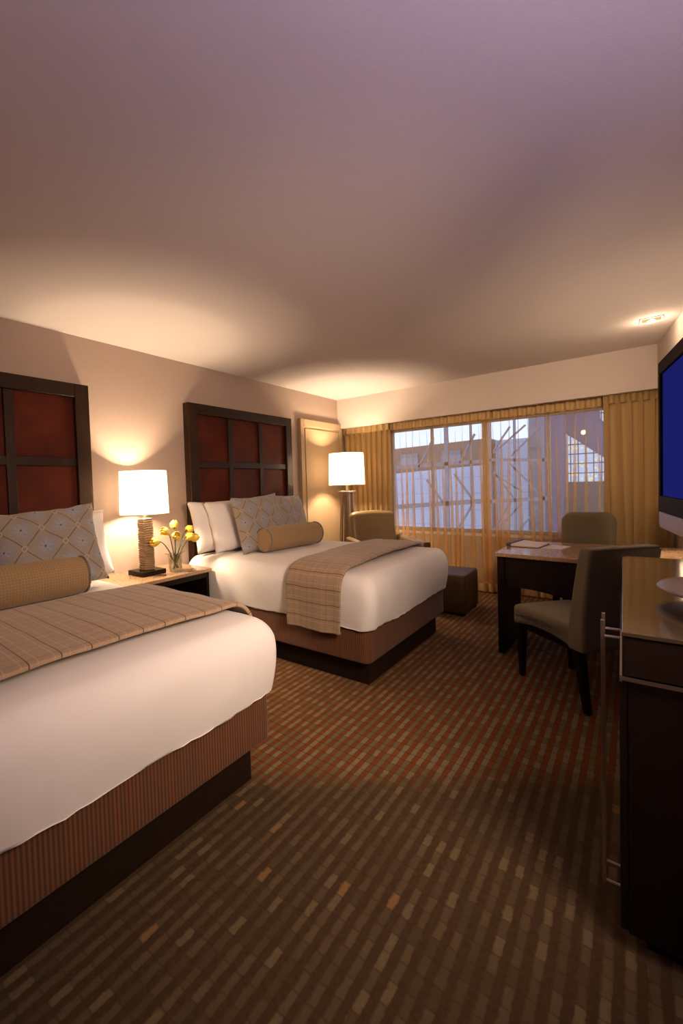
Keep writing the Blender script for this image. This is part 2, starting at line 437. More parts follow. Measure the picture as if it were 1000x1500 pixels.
# window
bm = bmesh.new()
box(bm, WX0, WX1, 5.24, 5.30, WZ0, WZ0+.045); box(bm, WX0, WX1, 5.24, 5.30, WZ1-.045, WZ1)
box(bm, WX0, WX0+.045, 5.24, 5.30, WZ0, WZ1); box(bm, WX1-.045, WX1, 5.24, 5.30, WZ0, WZ1)
for x, w in ((-1.945, .02), (-1.33, .055), (-.70, .022)): box(bm, x-w/2, x+w/2, 5.24, 5.30, WZ0, WZ1)
win = struct('window_1', bm, M['frame'])
obj('window_pane', B(WX0, WX1, 5.268, 5.272, WZ0, WZ1), M['glass'], win)
obj('window_sill', B(WX0, WX1, 5.205, 5.24, WZ0-.03, WZ0), M['white'], win)

# ------------------------------------------------------------------ curtains
def fold_path(x0, x1, y, n, A, a, seed, m=20, clump=0.0):
    rnd = random.Random(seed); ph = [rnd.uniform(-.3, .3) for _ in range(n+2)]; am = [rnd.uniform(.65, 1.25) for _ in range(n+2)]
    pts = []; p = (x1-x0)/n; w1, w2 = rnd.uniform(0, 6), rnd.uniform(0, 6)
    for i in range(n*m+1):
        s = i/(n*m); c = s*n; k = int(c); f = c-k
        p_ = ph[k]*(1-f)+ph[k+1]*f; A_ = am[k]*(1-f)+am[k+1]*f
        warp = clump*p*(.45*math.sin(c*.9+w1)+.3*math.sin(c*1.7+w2))*math.sin(PI*s)
        if a > .03:                       # pinch pleats: a flat span, then five thicknesses gathered together
            zw = .58*A_
            if f < .4: u, d = f/.4, -.012*math.sin(PI*f/.4)
            else:
                g = (f-.4)/.6*4; k4 = min(3, int(g)); h = g-k4
                u = 1-zw*(h if k4 % 2 == 0 else 1-h); d = .006*(g-2)+.004*math.sin(PI*g)
            x = x0+p*(k+u)+warp; pts.append((x, y+d+A*.35*math.sin(2*PI*u)))
            continue
        x = x0+p*c+warp+a*A_*math.sin(2*PI*c)
        pts.append((x, y+A*A_*math.cos(2*PI*c+.7)))
    return pts
def cloth(x0, x1, y, z0, z1, n, A, a, seed, nz=10, top=.5, clump=1.0):
    bm = bmesh.new(); rows = []
    lo = fold_path(x0, x1, y, n, A, a, seed, clump=clump); hi = fold_path(x0, x1, y, n, A*top, a*top, seed, clump=0)
    for k in range(nz+1):
        f = k/nz; e = f**1.6; r = []
        for i, ((xa, ya), (xb, yb)) in enumerate(zip(lo, hi)):
            sway = .010*math.sin(i*.11+f*3+seed)*(1-f)
            r.append(Vector((xa*(1-e)+xb*e+sway, ya*(1-e)+yb*e, z0+(z1-z0)*f)))
        rows.append(r)
    return loft(bm, rows, cap=False, closed=False)
def curtain(name, label, x0, x1, n, kind, seed, y=5.085, z0=.015, A=.032, a=.016):
    t = thing(name, label, 'curtain', ((x0+x1)/2, y, 0), 0, None)
    cx = (x0+x1)/2
    fab, head = (M['sheer'], M['sheerhead']) if kind == 'sheer' else (M['drape'], M['drape'])
    obj('curtain_panel', cloth(x0-cx, x1-cx, 0, z0+.09, 1.965, n, A, a, seed), fab, t, smooth=True)
    hm = cloth(x0-cx, x1-cx, 0, z0, z0+.09, n, A, a, seed, nz=1)
    hm = cloth_match(x0-cx, x1-cx, 0, z0, z0+.092, n, A, a, seed)
    obj('hem', hm, head, t, smooth=True)
    nh = max(3, round((x1-x0)/.088)); bm = bmesh.new(); rows = []
    for z, k in ((1.955, .7), (1.97, 1.0), (2.02, 1.1), (2.065, .8)):
        r = []
        for i in range(nh*12+1):
            s = i/(nh*12); c = s*nh; w = math.sin(2*PI*c); w = math.copysign(abs(w)**.55, w)
            r.append(Vector((x0-cx+(x1-x0)*s, -.012+.020*k*w, z)))
        rows.append(r)
    loft(bm, rows, cap=False, closed=False)
    o = obj('curtain_heading', bm, head, t, smooth=True)
    o.modifiers.new('Solidify', 'SOLIDIFY').thickness = .003
    return t
def cloth_match(x0, x1, y, z0, z1, n, A, a, seed):
    lo = fold_path(x0, x1, y-.002, n, A*1.02, a, seed, clump=1.0); bm = bmesh.new()
    return loft(bm, [[Vector((p[0]+.010*math.sin(i*.11+seed), p[1], z)) for i, p in enumerate(lo)] for z in (z0, z1)], cap=False, closed=False)
curtain('drape', 'ochre lined drape hanging in deep folds behind the floor lamp and armchair', LX+.03, -2.42, 9, 'solid', 3, A=.036, a=.020)
curtain('sheer_curtain', 'ochre sheer curtain panel on the left half of the window, next to the armchair', -2.44, -1.24, 14, 'sheer', 5, y=5.145, A=.028, a=.040)
curtain('sheer_curtain', 'ochre sheer curtain panel on the right half of the window, behind the olive upholstered chair', -1.36, -.16, 14, 'sheer', 9, y=5.185, A=.020, a=.040)
curtain('drape', 'ochre lined drape beside the television, right of the sheer curtains', -.23, wx(5.05)-.02, 6, 'solid', 11, A=.036, a=.022)

# ------------------------------------------------------------------ outside
ox = 1.0
struct('ground_outside', B(-16, 8, 5.6, 26, -4.1, -4.0), M['asphalt'])
bld = thing('apartment_building', 'pale clad building with a brown brick upper storey seen through the left sheer curtain', 'building', (-5.7, 12.4, -4))
bm = bmesh.new(); loft(bm, [[Vector((x, y, z)) for x, y, z in q] for q in (
    [(-4, 0, 0), (2.62, 0, 0), (2.62, 3, 0), (-4, 3, 0)], [(-4, 0, 5.36), (2.62, 0, 5.68), (2.62, 3, 5.68), (-4, 3, 5.36)])])
obj('wall', bm, M['paleclad'], bld)
bm = bmesh.new(); loft(bm, [[Vector((x, y, z)) for x, y, z in q] for q in (
    [(-4, .12, 5.36), (2.62, .12, 5.68), (2.62, 3, 5.68), (-4, 3, 5.36)], [(-4, .12, 6.2), (2.62, .12, 6.40), (2.62, 3, 6.40), (-4, 3, 6.2)])])
obj('brick_storey', bm, M['brickband'], bld)
for x in (-1.2, .1, 1.35): obj('window', B(x, x+.55, .05, .3, 5.80, 6.12), M['greyclad'], bld)
t2 = thing('office_tower', 'pale panelled tower with a grey flank seen through the right sheer curtain', 'building', (-2.45, 12.9, -4))
obj('pale_facade', B(-.55, .24, 0, 1.4, 0, 6.35), M['paleclad'], t2); obj('grey_flank', B(.24, 1.05, .15, 1.4, 0, 7.2), M['greyclad'], t2)
tag(obj('concrete_pillar', B(-1.64, -1.27, 11.6, 12.2, -4, 8), M['violet']), 'dusky violet pillar outside, between the grey tower flank and the lit glass hall', 'pillar')
gh = thing('glass_hall', 'lit glass hall with a sloping roof beam, brightest spot outside the window', 'building', (-.5, 12.6, -4))
obj('glazing', B(-.78, .9, .1, .16, 5.15, 8.2), M['litwin'], gh)
gm = gh.children[0]
bm = bmesh.new()
for i in range(11): box(bm, -.74+i*.155, -.72+i*.155, .05, .1, 5.15, 8.2)
for k in range(12): box(bm, -.78, .9, .05, .1, 5.35+k*.235, 5.375+k*.235)
obj('glazing_bar', bm, M['steel'], gh)
obj('lower_wall', B(-.78, 1.5, -.1, .4, 0, 5.15), M['brownwall'], gh)
bm = bmesh.new(); loft(bm, [[Vector((x, y, z)) for x, z in q] for y, q in ((-.35, [(-.78, 6.32), (.30, 5.40), (.30, 5.98), (-.12, 6.62), (-.18, 8.4), (-.78, 8.4)]), (-.1, [(-.78, 6.32), (.30, 5.40), (.30, 5.98), (-.12, 6.62), (-.18, 8.4), (-.78, 8.4)]))])
obj('sloping_beam', bm, M['violet'], gh)
tag(obj('wall_lamp', lathe(bmesh.new(), [(.0, 2.24), (.045, 2.27), (.05, 2.31), (.03, 2.35)], (-.92, 12.1), 16), M['lampglow'], smooth=True), 'small glowing warm lamp outside above the lit glass hall', 'lamp')
def member(bm, x0, z0, x1, z1, y, w=.05):
    d = Vector((x1-x0, 0, z1-z0)); L = d.length; d.normalize(); n_ = Vector((-d.z, 0, d.x))
    vs = []
    for p in (Vector((x0, y, z0)), Vector((x1, y, z1))):
        vs.append([p+n_*w/2, p-n_*w/2, p-n_*w/2+Vector((0, .06, 0)), p+n_*w/2+Vector((0, .06, 0))])
    loft(bm, vs)
tr = thing('steel_truss', 'dark steel truss bridge crossing outside the whole window', 'truss', (0, 11.3, 0))
S_ = 11.3/12
def P(x, z): return x*S_, 1.29+(z-1.29)*S_
def mem(name, segs, w):
    bm = bmesh.new()
    for x0, z0, x1, z1 in segs: member(bm, *P(x0, z0), *P(x1, z1), 0, w)
    return obj(name, bm, M['steel'], tr)
mem('chord', [(-6.2, .50, -3.0, .72)], .12); mem('chord', [(-6.2, 1.72, -3.0, 1.76)], .09)
mem('chord', [(-3.0, 1.79, -1.55, 1.70)], .07); mem('chord', [(-3.0, .70, -1.55, .78)], .09)
mem('post', [(-4.05, -4, -4.05, 3.2)], .10); mem('post', [(-3.40, -4, -3.40, 3.2)], .05)
mem('post', [(-2.93, -4, -2.93, 3.2)], .07); mem('post', [(-2.35, -4, -2.35, 3.2)], .05); mem('post', [(-1.72, -4, -1.72, 3.2)], .05)
mem('diagonal', [(-3.85, 1.46, -3.40, .78), (-4.62, 1.32, -4.18, .68), (-4.9, 1.6, -4.4, 2.5), (-3.8, -.1, -3.4, .6), (-3.7, 1.75, -3.3, 2.5)], .045)
mem('diagonal', [(-2.85, 2.0, -2.45, 2.6), (-2.85, 1.95, -2.1, 2.6), (-2.43, 1.85, -1.8, 2.5), (-2.46, 1.66, -1.72, .78), (-2.85, 1.48, -2.40, .80), (-2.85, 1.42, -2.2, .95), (-2.85, -.05, -2.45, .70), (-2.80, -.05, -2.2, .65), (-2.28, -.05, -1.75, .72)], .035)
for o in list(tr.children):
    pass

# ------------------------------------------------------------------ wall panel, headboards
wp = thing('padded_wall_panel', 'tan upholstered wall panel with a framed border behind the floor lamp', 'panel', (LX, 4.08, 0))
obj('panel_back', B(0, .035, 0, .93, 0, 2.085), M['panel'], wp, bevel=.006)
bm = bmesh.new()
box(bm, .035, .052, 0, .07, .0, 2.085); box(bm, .035, .052, .86, .93, 0, 2.085); box(bm, .035, .052, .07, .86, 2.0, 2.085)
obj('border', bm, M['panel'], wp, bevel=.006)
obj('padding', B(.035, .046, .095, .835, .0, 1.975), M['panel'], wp, bevel=.008)

def headboard(label, y0):
    t = thing('headboard', label, 'headboard', (LX, y0, 0), 0, 'headboards behind the beds')
    W, H, X = 1.46, 2.055, .08
    fw, mw = .10, .055
    bm = bmesh.new()
    box(bm, 0, X, 0, fw, .0, H); box(bm, 0, X, W-fw, W, 0, H); box(bm, .0, X, fw, W-fw, H-.095, H); box(bm, 0, X, fw, W-fw, .40, .48)
    cw = (W-2*fw-2*mw)/3; ys = [fw+cw, fw+2*cw+mw]
    for y in ys: box(bm, .0, X-.014, y, y+mw, .48, H-.095)
    ph = .425; zs = []
    z = H-.095
    for k in range(3):
        z -= ph; zs.append(z)
        box(bm, 0, X-.016, fw, W-fw, z-.06, z); z -= .06
    obj('frame', bm, M['hbwood'], t, bevel=.005)
    z = H-.095
    for k in range(3):
        for j in range(3):
            ya = fw+j*(cw+mw)
            obj('leather_panel', B(.02, X-.034, ya-.004, ya+cw+.004, z-ph-.004, z+.004), M['red'], t, bevel=.008)
        z -= ph+.06
    return t
headboard('tall dark wood headboard with six oxblood panels showing, behind the far bed', 2.41)
headboard('dark wood headboard with oxblood panels, cut off by the left picture edge', .065)

# ------------------------------------------------------------------ beds
def make_bed(label, y0, y1, xf=-1.27, base_in=.09, seed=0):
    yc = (y0+y1)/2; W = y1-y0; x0 = LX+.12; L = xf-x0
    t = thing('bed', label, 'bed', (x0, yc, 0), 0, 'double beds')
    bm = bmesh.new(); box(bm, .25, L-.05, -W/2+base_in, W/2-base_in, 0, .17)
    obj('plinth', bm, M['plinth'], t, bevel=.004)
    o = obj('upholstered_base', rbox(L, W, .27, .05, 10, rz=.018), M['ribbed'], t, (L/2, 0, .295), smooth=True)
    ins = .03; Wd, Ld, zt, zb = W+.03, L+.02, .715, .385
    H = zt-zb+.2
    def fn(p):
        q = Vector(p); ztop = q.z-(H/2)
        zr = (q.z+H/2-.2)/(zt-zb)                     # 0 at the hem, 1 at the top
        if q.z > 0: q.z += .025*max(0, (1-(2*q.x/Ld)**2))*max(0, (1-(2*q.y/Wd)**2))
        s = max(0.0, min(1.0, 1-zr))
        side = 1-max(0.0, min(1.0, (zr-.75)*4))
        bul = .018*math.sin(PI*max(0, min(1, zr)))
        if abs(q.x) > Ld/2-.14:
            q.x += math.copysign(bul, q.x)+side*(.004*math.sin(q.y*70+2*math.sin(q.y*9))*s+.010*fbm((q.y*4, q.z*3, seed)))
        if abs(q.y) > Wd/2-.14:
            q.y += math.copysign(bul, q.y)+side*(.004*math.sin(q.x*60+2*math.sin(q.x*8))*s+.014*fbm((q.x*4, q.z*3, seed+5)))
        q += Vector((0, 0, .007*fbm((q.x*3, q.y*3, seed)) + .003*fbm((q.x*9, q.y*7, seed+2))))
        lo = -H/2+.2
        if q.z < lo:
            q.z = lo-.001
            if abs(q.x) > Ld/2-.1: q.x *= .93 if False else 1
        if zr < .05: q.z += .008*fbm((q.x*5, q.y*5, seed+9))
        return q
    bm = rbox(Ld, Wd, H, .075, 34, rz=.11, fn=fn, nz=16)
    bmesh.ops.delete(bm, geom=[f for f in bm.faces if all(v.co.z < -H/2+.2-.0005+.012 for v in f.verts) and abs(f.normal.z if f.normal.length else 0) >= 0 and all(v.co.z < -H/2+.19 for v in f.verts)], context='FACES')
    o = obj('comforter', bm, M['white'], t, (L/2+.02, 0, zt-H/2), smooth=True)
    return t
bed2 = make_bed('double bed under the far headboard with its plaid throw hanging to the base', 2.30, 3.66, seed=1)
bed1 = make_bed('double bed in the near left corner of the photo, cut off by the picture edge', .03, 1.40, seed=4)

def make_throw(label, yc, W, x0, x1, drop_near, drop_far, skew=0.0, seed=0):
    t = thing('bed_throw', label, 'throw blanket', (0, yc, 0), 0, 'plaid throws on the beds')
    hw = W/2+.048; zt = .745; R = .13
    prof = [(-hw, drop_near)]
    n = 12
    for i in range(1, n): prof.append((-hw, drop_near+(zt-R-drop_near)*i/n))
    for i in range(13):
        a = PI-(PI/2)*i/12; prof.append((-hw+R+R*math.cos(a), zt-R+R*math.sin(a)))
    for i in range(1, 40): prof.append((-hw+R+(2*hw-2*R)*i/40, zt+.012*math.sin(PI*i/40)))
    for i in range(13):
        a = PI/2-(PI/2)*i/12; prof.append((hw-R+R*math.cos(a), zt-R+R*math.sin(a)))
    for i in range(1, n+1): prof.append((hw, zt-R-(zt-R-drop_far)*i/n))
    s = [0.0]
    for a, b in zip(prof, prof[1:]): s.append(s[-1]+math.dist(a, b))
    bm = bmesh.new(); uvl = bm.loops.layers.uv.new('UVMap'); m = 30; grid = []
    for i, (y, z) in enumerate(prof):
        row = []
        for j in range(m+1):
            f = j/m; x = x0+(x1-x0)*f+skew*(y/hw)+.012*fbm((y*3, f*2, seed))
            hang = max(0, min(1, (zt-.1-z)/.3))
            yy = y+math.copysign(.010*hang*math.sin(f*9+seed)+.008*hang, y) if abs(y) > hw-.02 else y
            e = math.sin(PI*f)**.35 if 0 < f < 1 else 0
            zz = z+.006*fbm((y*5, f*4, seed+3))+(.010*e if abs(y) < hw-R else 0)
            xx = x - (.03*hang*(f-.5))
            row.append((bm.verts.new((xx, yy, zz)), s[i], f*(x1-x0)))
        grid.append(row)
    for i in range(len(grid)-1):
        for j in range(m):
            q = [grid[i][j], grid[i+1][j], grid[i+1][j+1], grid[i][j+1]]
            f = bm.faces.new([k[0] for k in q])
            for l, k in zip(f.loops, q): l[uvl].uv = (k[1], k[2])
    o = obj('wool_panel', bm, M['throw'], t, smooth=True)
    sd = o.modifiers.new('Solidify', 'SOLIDIFY'); sd.thickness = .020; sd.offset = 1
    bv = o.modifiers.new('Bevel', 'BEVEL'); bv.width = .007; bv.segments = 3; bv.limit_method = 'ANGLE'
    # corded edge along the near hem
    bm = bmesh.new(); r0 = grid[0]
    pts = [(x0+(x1-x0)*k/20-.03*(k/20-.5)*1.0-skew+.012*fbm((-hw*3, k/20*2, seed)), -hw-.008-.010*math.sin(k/20*9+seed), drop_near+.004) for k in range(21)]
    tube(bm, pts, .010, 8)
    obj('corded_edge', bm, simple_cord, t, smooth=True)
    return t
simple_cord = simple('ochre cord edge', (.22, .115, .035), .8, var=.3, nscale=60)
make_throw('plaid tan wool throw on the far bed, one end hanging down its side', (2.30+3.66)/2, 1.36, -1.88, -1.44, .345, .40, -.02, seed=2)
make_throw('plaid tan wool throw on the near bed, running off the left picture edge', (.03+1.40)/2, 1.37, -2.17, -1.42, .345, .43, .0, seed=6)

# ------------------------------------------------------------------ pillows
def pillow_bm(w, h, t, pinch=.07, wr=.012, seed=0, n=26):
    bm = bmesh.new(); uvl = bm.loops.layers.uv.new('UVMap'); g = {}
    for side in (1, -1):
        for i in range(n+1):
            for j in range(n+1):
                u, v = 2*i/n-1, 2*j/n-1
                edge = i in (0, n) or j in (0, n)
                if side == -1 and edge: g[(side, i, j)] = g[(1, i, j)]; continue
                x = u*w/2*(1-pinch*(1-abs(v)**2.2)*abs(u)**2); y = v*h/2*(1-pinch*(1-abs(u)**2.2)*abs(v)**2)
                prof = ((1-abs(u)**3.0)*(1-abs(v)**3.0))
                d = t/2*max(0, prof)**.55
                k = wr*fbm((u*2.2, v*2.2, seed+side*3))*max(0, prof)**.3
                x += wr*.5*fbm((v*3, u, seed+9)); y += wr*.6*fbm((u*3, v, seed+19))
                g[(side, i, j)] = (bm.verts.new((x, y, side*(d)+k)), i/n, j/n)
    for side in (1, -1):
        for i in range(n):
            for j in range(n):
                q = [g[(side, i, j)], g[(side, i+1, j)], g[(side, i+1, j+1)], g[(side, i, j+1)]]
                f = bm.faces.new([k[0] for k in q])
                for l, k in zip(f.loops, q): l[uvl].uv = (k[1], k[2])
    return bm
def pillow(name, label, cat, c, w, h, t, lean, yaw, mat, group, seed=0, roll=0.0, pinch=.07, wr=.012):
    """stands on its long edge, facing +X, leaning back towards the headboard; c = middle of its bottom edge"""
    # local x -> width (world Y), local y -> height, local z -> thickness (world X)
    base = Matrix(((0, 0, 1), (1, 0, 0), (0, 1, 0))).to_4x4()
    m = Matrix.Translation(Vector(c)) @ Matrix.Rotation(yaw, 4, 'Z') @ Matrix.Rotation(-lean, 4, 'Y') @ Matrix.Translation((0, 0, h/2)) @ Matrix.Rotation(roll, 4, 'X') @ base
    o = obj(name, pillow_bm(w, h, t, pinch, wr, seed), mat, smooth=True)
    o.matrix_world = m
    tag(o, label, cat, group)
    return o
zt = .735
R = math.radians
G1, G2 = 'white sleeping pillows', 'patterned square cushions'
pillow('bed_pillow', 'white pillow nearest the headboard on the left side of the far bed', 'pillow', (-2.86, 2.62, zt+.0), .66, .46, .15, R(15), R(2), M['white'], G1, 3)
pillow('bed_pillow', 'white pillow behind the nearer patterned cushion on the far bed', 'pillow', (-2.72, 2.72, zt+.0), .66, .46, .15, R(19), R(-3), M['white'], G1, 8)
pillow('bed_pillow', 'white pillow behind the right patterned cushion on the far bed', 'pillow', (-2.85, 3.37, zt+.0), .56, .42, .14, R(15), R(1), M['white'], G1, 12)
pillow('cushion', 'patterned cushion on the far bed, between its white pillows and the bolster', 'cushion', (-2.50, 2.76, zt), .54, .50, .18, R(16), R(-7), M['cushion'], G2, 21, R(3), .08)
pillow('cushion', 'patterned cushion on the far bed nearest the window', 'cushion', (-2.60, 3.33, zt), .54, .49, .17, R(17), R(6), M['cushion'], G2, 25, R(-2), .08)
pillow('bed_pillow', 'upright white pillow against the headboard of the near bed, beside the table lamp', 'pillow', (-2.87, 1.20, zt), .70, .44, .14, R(14), R(-1), M['white'], G1, 31)
pillow('bed_pillow', 'white pillow peeking out directly behind the patterned cushion of the near bed', 'pillow', (-2.74, 1.16, zt), .68, .44, .14, R(17), R(1), M['white'], G1, 33)
pillow('cushion', 'large patterned cushion in front of white pillows on the near bed', 'cushion', (-2.53, 1.02, zt), .59, .49, .18, R(16), R(-5), M['cushion'], G2, 41, R(4), .07, .022)
pillow('cushion', 'patterned cushion cut off by the left picture edge on the near bed', 'cushion', (-2.58, .44, zt), .54, .45, .17, R(13), R(5), M['cushion'], G2, 45, 0, .08)

def bolster(label, c, L, r, yaw, seed):
    t = thing('bolster', label, 'bolster cushion', c, yaw, 'gold woven bolsters')
    bm = bmesh.new(); uvl = bm.loops.layers.uv.new('UVMap'); n, m = 40, 30; rows = []
    for i in range(m+1):
        f = i/m; y = -L/2+L*f; rr = r*(1-.10*(abs(2*f-1))**6)
        row = []
        for k in range(n):
            a = 2*PI*k/n; q = rr*(1+.012*fbm((math.cos(a)*2, math.sin(a)*2, f*5+seed)))
            z = q*math.sin(a); z = max(z, -r*.93)
            row.append(bm.verts.new((q*math.cos(a), y, z)))
        rows.append(row)
    for i in range(m):
        for k in range(n):
            k2 = (k+1) % n
            f = bm.faces.new((rows[i][k], rows[i][k2], rows[i+1][k2], rows[i+1][k]))
            for l, (a, b) in zip(f.loops, ((k, i), (k+1, i), (k+1, i+1), (k, i+1))): l[uvl].uv = (a/n, b/m*L/.6)
    obj('cover', bm, M['bolster'], t, smooth=True)
    for s in (-1, 1):
        bm = bmesh.new(); uvl = bm.loops.layers.uv.new('UVMap')
        rings = [(r*.90, 0), (r*.6, .008), (r*.2, .010), (.001, .010)]
        rr = [[bm.verts.new((a*math.cos(2*PI*k/n), s*(L/2+d), max(a*math.sin(2*PI*k/n), -r*.93))) for k in range(n)] for a, d in rings]
        for a, b in zip(rr, rr[1:]):
            for k in range(n):
                f = bm.faces.new((a[k], a[(k+1) % n], b[(k+1) % n], b[k]))
                for l in f.loops: l[uvl].uv = (l.vert.co.x*2.2, l.vert.co.z*2.2)
        obj('end_disc', bm, M['bolster'], t, smooth=True)
        bm = bmesh.new(); pts = [(r*.93*math.cos(2*PI*k/32), s*L/2, max(r*.93*math.sin(2*PI*k/32), -r*.93)) for k in range(33)]
        tube(bm, pts, .006, 6); obj('piping', bm, M['bolster'], t, smooth=True)
    return t
bolster('gold woven bolster lying in front of the cushions on the far bed', (-2.37, 2.95, zt+.108), .66, .105, R(-5), 1)
bolster('gold woven bolster on the near bed, cut off by the left picture edge', (-2.38, .70, zt+.105), .80, .105, R(-2), 2)

# ------------------------------------------------------------------ nightstands and lamps
def nightstand(label, y0, y1):
    W = y1-y0
    t = thing('nightstand', label, 'nightstand', (LX, (y0+y1)/2, 0), 0, 'granite topped nightstands')
    obj('stone_top', B(.005, .49, -W/2, W/2, .622, .65), M['granite'], t, bevel=.004)
    bm = bmesh.new(); box(bm, .01, .46, -W/2+.01, -W/2+.035, .0, .622); box(bm, .01, .46, W/2-.035, W/2-.01, 0, .622)
    box(bm, .01, .03, -W/2+.035, W/2-.035, .05, .622); box(bm, .03, .45, -W/2+.035, W/2-.035, .30, .325); box(bm, .03, .45, -W/2+.035, W/2-.035, .06, .085)
    box(bm, .03, .46, -W/2+.035, W/2-.035, .575, .622)
    obj('body', bm, M['espresso'], t, bevel=.002)
    d = obj('drawer', B(.44, .455, -W/2+.04, W/2-.04, .09, .295), M['espresso'], t, bevel=.002)
    obj('drawer_handle', B(.455, .468, -.08, .08, .20, .212), M['metal'], d)
    return t
nightstand('dark wood nightstand with polished granite top standing between the two beds', 1.47, 2.26)

def table_lamp(label, c, rz=0.0, energy=14):
    t = thing('table_lamp', label, 'lamp', c, rz)
    obj('base', B(-.10, .10, -.10, .10, 0, .035), M['espresso'], t, bevel=.003)
    bm = bmesh.new(); n = 40; rings = []; nz = 150
    for k in range(nz+1):
        z = .035+.39*k/nz; ring = []
        for i in range(n):
            th = 2*PI*i/n; e = .22
            ph_ = z/.0175*2*PI+1.6*math.sin(th*2+z*9)+1.2*fbm((math.cos(th)*1.5, math.sin(th)*1.5, z*22))*2
            rr = .0415*(1+.11*math.sin(ph_)+.03*math.sin(z*75+th))
            c_, s_ = math.cos(th), math.sin(th)
            ring.append(Vector((rr*math.copysign(abs(c_)**e, c_), rr*math.copysign(abs(s_)**e, s_), z)))
        rings.append(ring)
    loft(bm, rings)
    obj('stem', bm, M['stemslab'], t, smooth=True)
    bm = bmesh.new(); lathe(bm, [(.012, .42), (.012, .50), (.02, .50), (.02, .55)], n=16)
    obj('socket', bm, M['lampmetal'], t, smooth=False)
    make_shade(t, .178, .17, .462, .785)
    obj('bulb', lathe(bmesh.new(), [(.008, .53), (.03, .555), (.036, .585), (.02, .615), (.003, .625)], n=16), M['bulb'], t, smooth=True)
    return t
def make_shade(t, r0, r1, z0, z1):
    n = 48; bm = bmesh.new()
    lathe(bm, [(r0, z0), (r0*.5+r1*.5, (z0+z1)/2), (r1, z1)], n=n, cap=False)
    o = obj('lamp_shade', bm, M['shade'], t, smooth=True)
    for r, z in ((r0, z0), (r1, z1)): obj('shade_rim', tube(bmesh.new(), [(r*math.cos(2*PI*k/n), r*math.sin(2*PI*k/n), z) for k in range(n+1)], .0022, 6), M['white'], o)
    return o
WARM = (1, .74, .50)
table_lamp('lit table lamp with carved stacked wooden stem on the nightstand between the beds', (-2.90, 1.84, .65))
add_light('bulb_light', 'POINT', (-2.90, 1.84, 1.235), 125, WARM, .055)

fl = thing('floor_lamp', 'lit floor lamp with white drum shade behind the armchair in the corner', 'lamp', (-2.72, 4.5, 0))
obj('base', B(-.15, .15, -.15, .15, 0, .03), M['lampmetal'], fl, bevel=.004)
for sx in (-1, 1):
    for sy in (-1, 1):
        bm = bmesh.new(); rings = []
        for z, d, w in ((.03, .085, .017), (1.05, .045, .014), (1.18, .045, .014)):
            rings.append([Vector((sx*d+a*w, sy*d+b*w, z)) for a, b in ((-1, -1), (1, -1), (1, 1), (-1, 1))])
        loft(bm, rings); obj('post', bm, M['lampmetal'], fl)
bm = bmesh.new(); loft(bm, [[Vector((a*d, b*d, z)) for a, b in ((-1, -1), (1, -1), (1, 1), (-1, 1))] for z, d in ((.03, .05), (1.15, .026))])
obj('core', bm, M['stemslab'], fl)
obj('cross_plate', B(-.075, .075, -.075, .075, 1.18, 1.20), M['lampmetal'], fl, bevel=.003)
obj('neck', lathe(bmesh.new(), [(.016, 1.20), (.016, 1.27), (.03, 1.27), (.03, 1.31), (.018, 1.31), (.018, 1.40)], n=16), M['lampmetal'], fl)
make_shade(fl, .215, .205, 1.275, 1.655)
obj('bulb', lathe(bmesh.new(), [(.01, 1.40), (.03, 1.43), (.036, 1.46), (.02, 1.49), (.003, 1.50)], n=16), M['bulb'], fl, smooth=True)
add_light('bulb_light', 'POINT', (-2.72, 4.5, 1.455), 140, WARM, .055)

# the lamp on the far side of the near bed stands outside the frame and lights the left end of the room
nightstand('granite topped nightstand on the outer side of the near bed, left of the picture', -.83, -.04)
table_lamp('lit table lamp on the outer nightstand left of the picture', (-2.90, -.45, .65))
add_light('bulb_light', 'POINT', (-2.90, -.45, 1.235), 125, WARM, .055)

# ------------------------------------------------------------------ tulips
vx, vy = -2.79, 2.02
vs = thing('glass_vase', 'small clear glass vase on the nightstand granite top, right of the table lamp', 'vase', (vx, vy, .65))
obj('glass_wall', lathe(bmesh.new(), [(.046, 0), (.05, .01), (.054, .14), (.051, .14), (.047, .014), (.001, .012)], n=28), M['vaseglass'], vs, smooth=True)
obj('water', lathe(bmesh.new(), [(.045, .016), (.049, .09)], n=28), M['water'], vs, smooth=True)
spots = [(-2.80, 1.875, .895, 'yellow tulip drooping out to the left, closest to the table lamp'), (-2.80, 1.965, .955, 'yellow tulip high in the vase, upper left of the bunch'),
         (-2.75, 2.005, .920, 'yellow tulip in the front middle of the bunch, lowest of the middle ones'), (-2.82, 2.045, .99, 'yellow tulip standing highest in the vase'),
         (-2.77, 2.125, .905, 'yellow tulip leaning right, beside the headboard edge'), (-2.80, 2.155, .955, 'yellow tulip upper right in the bunch'), (-2.78, 2.185, .890, 'yellow tulip drooping furthest right out of the vase')]
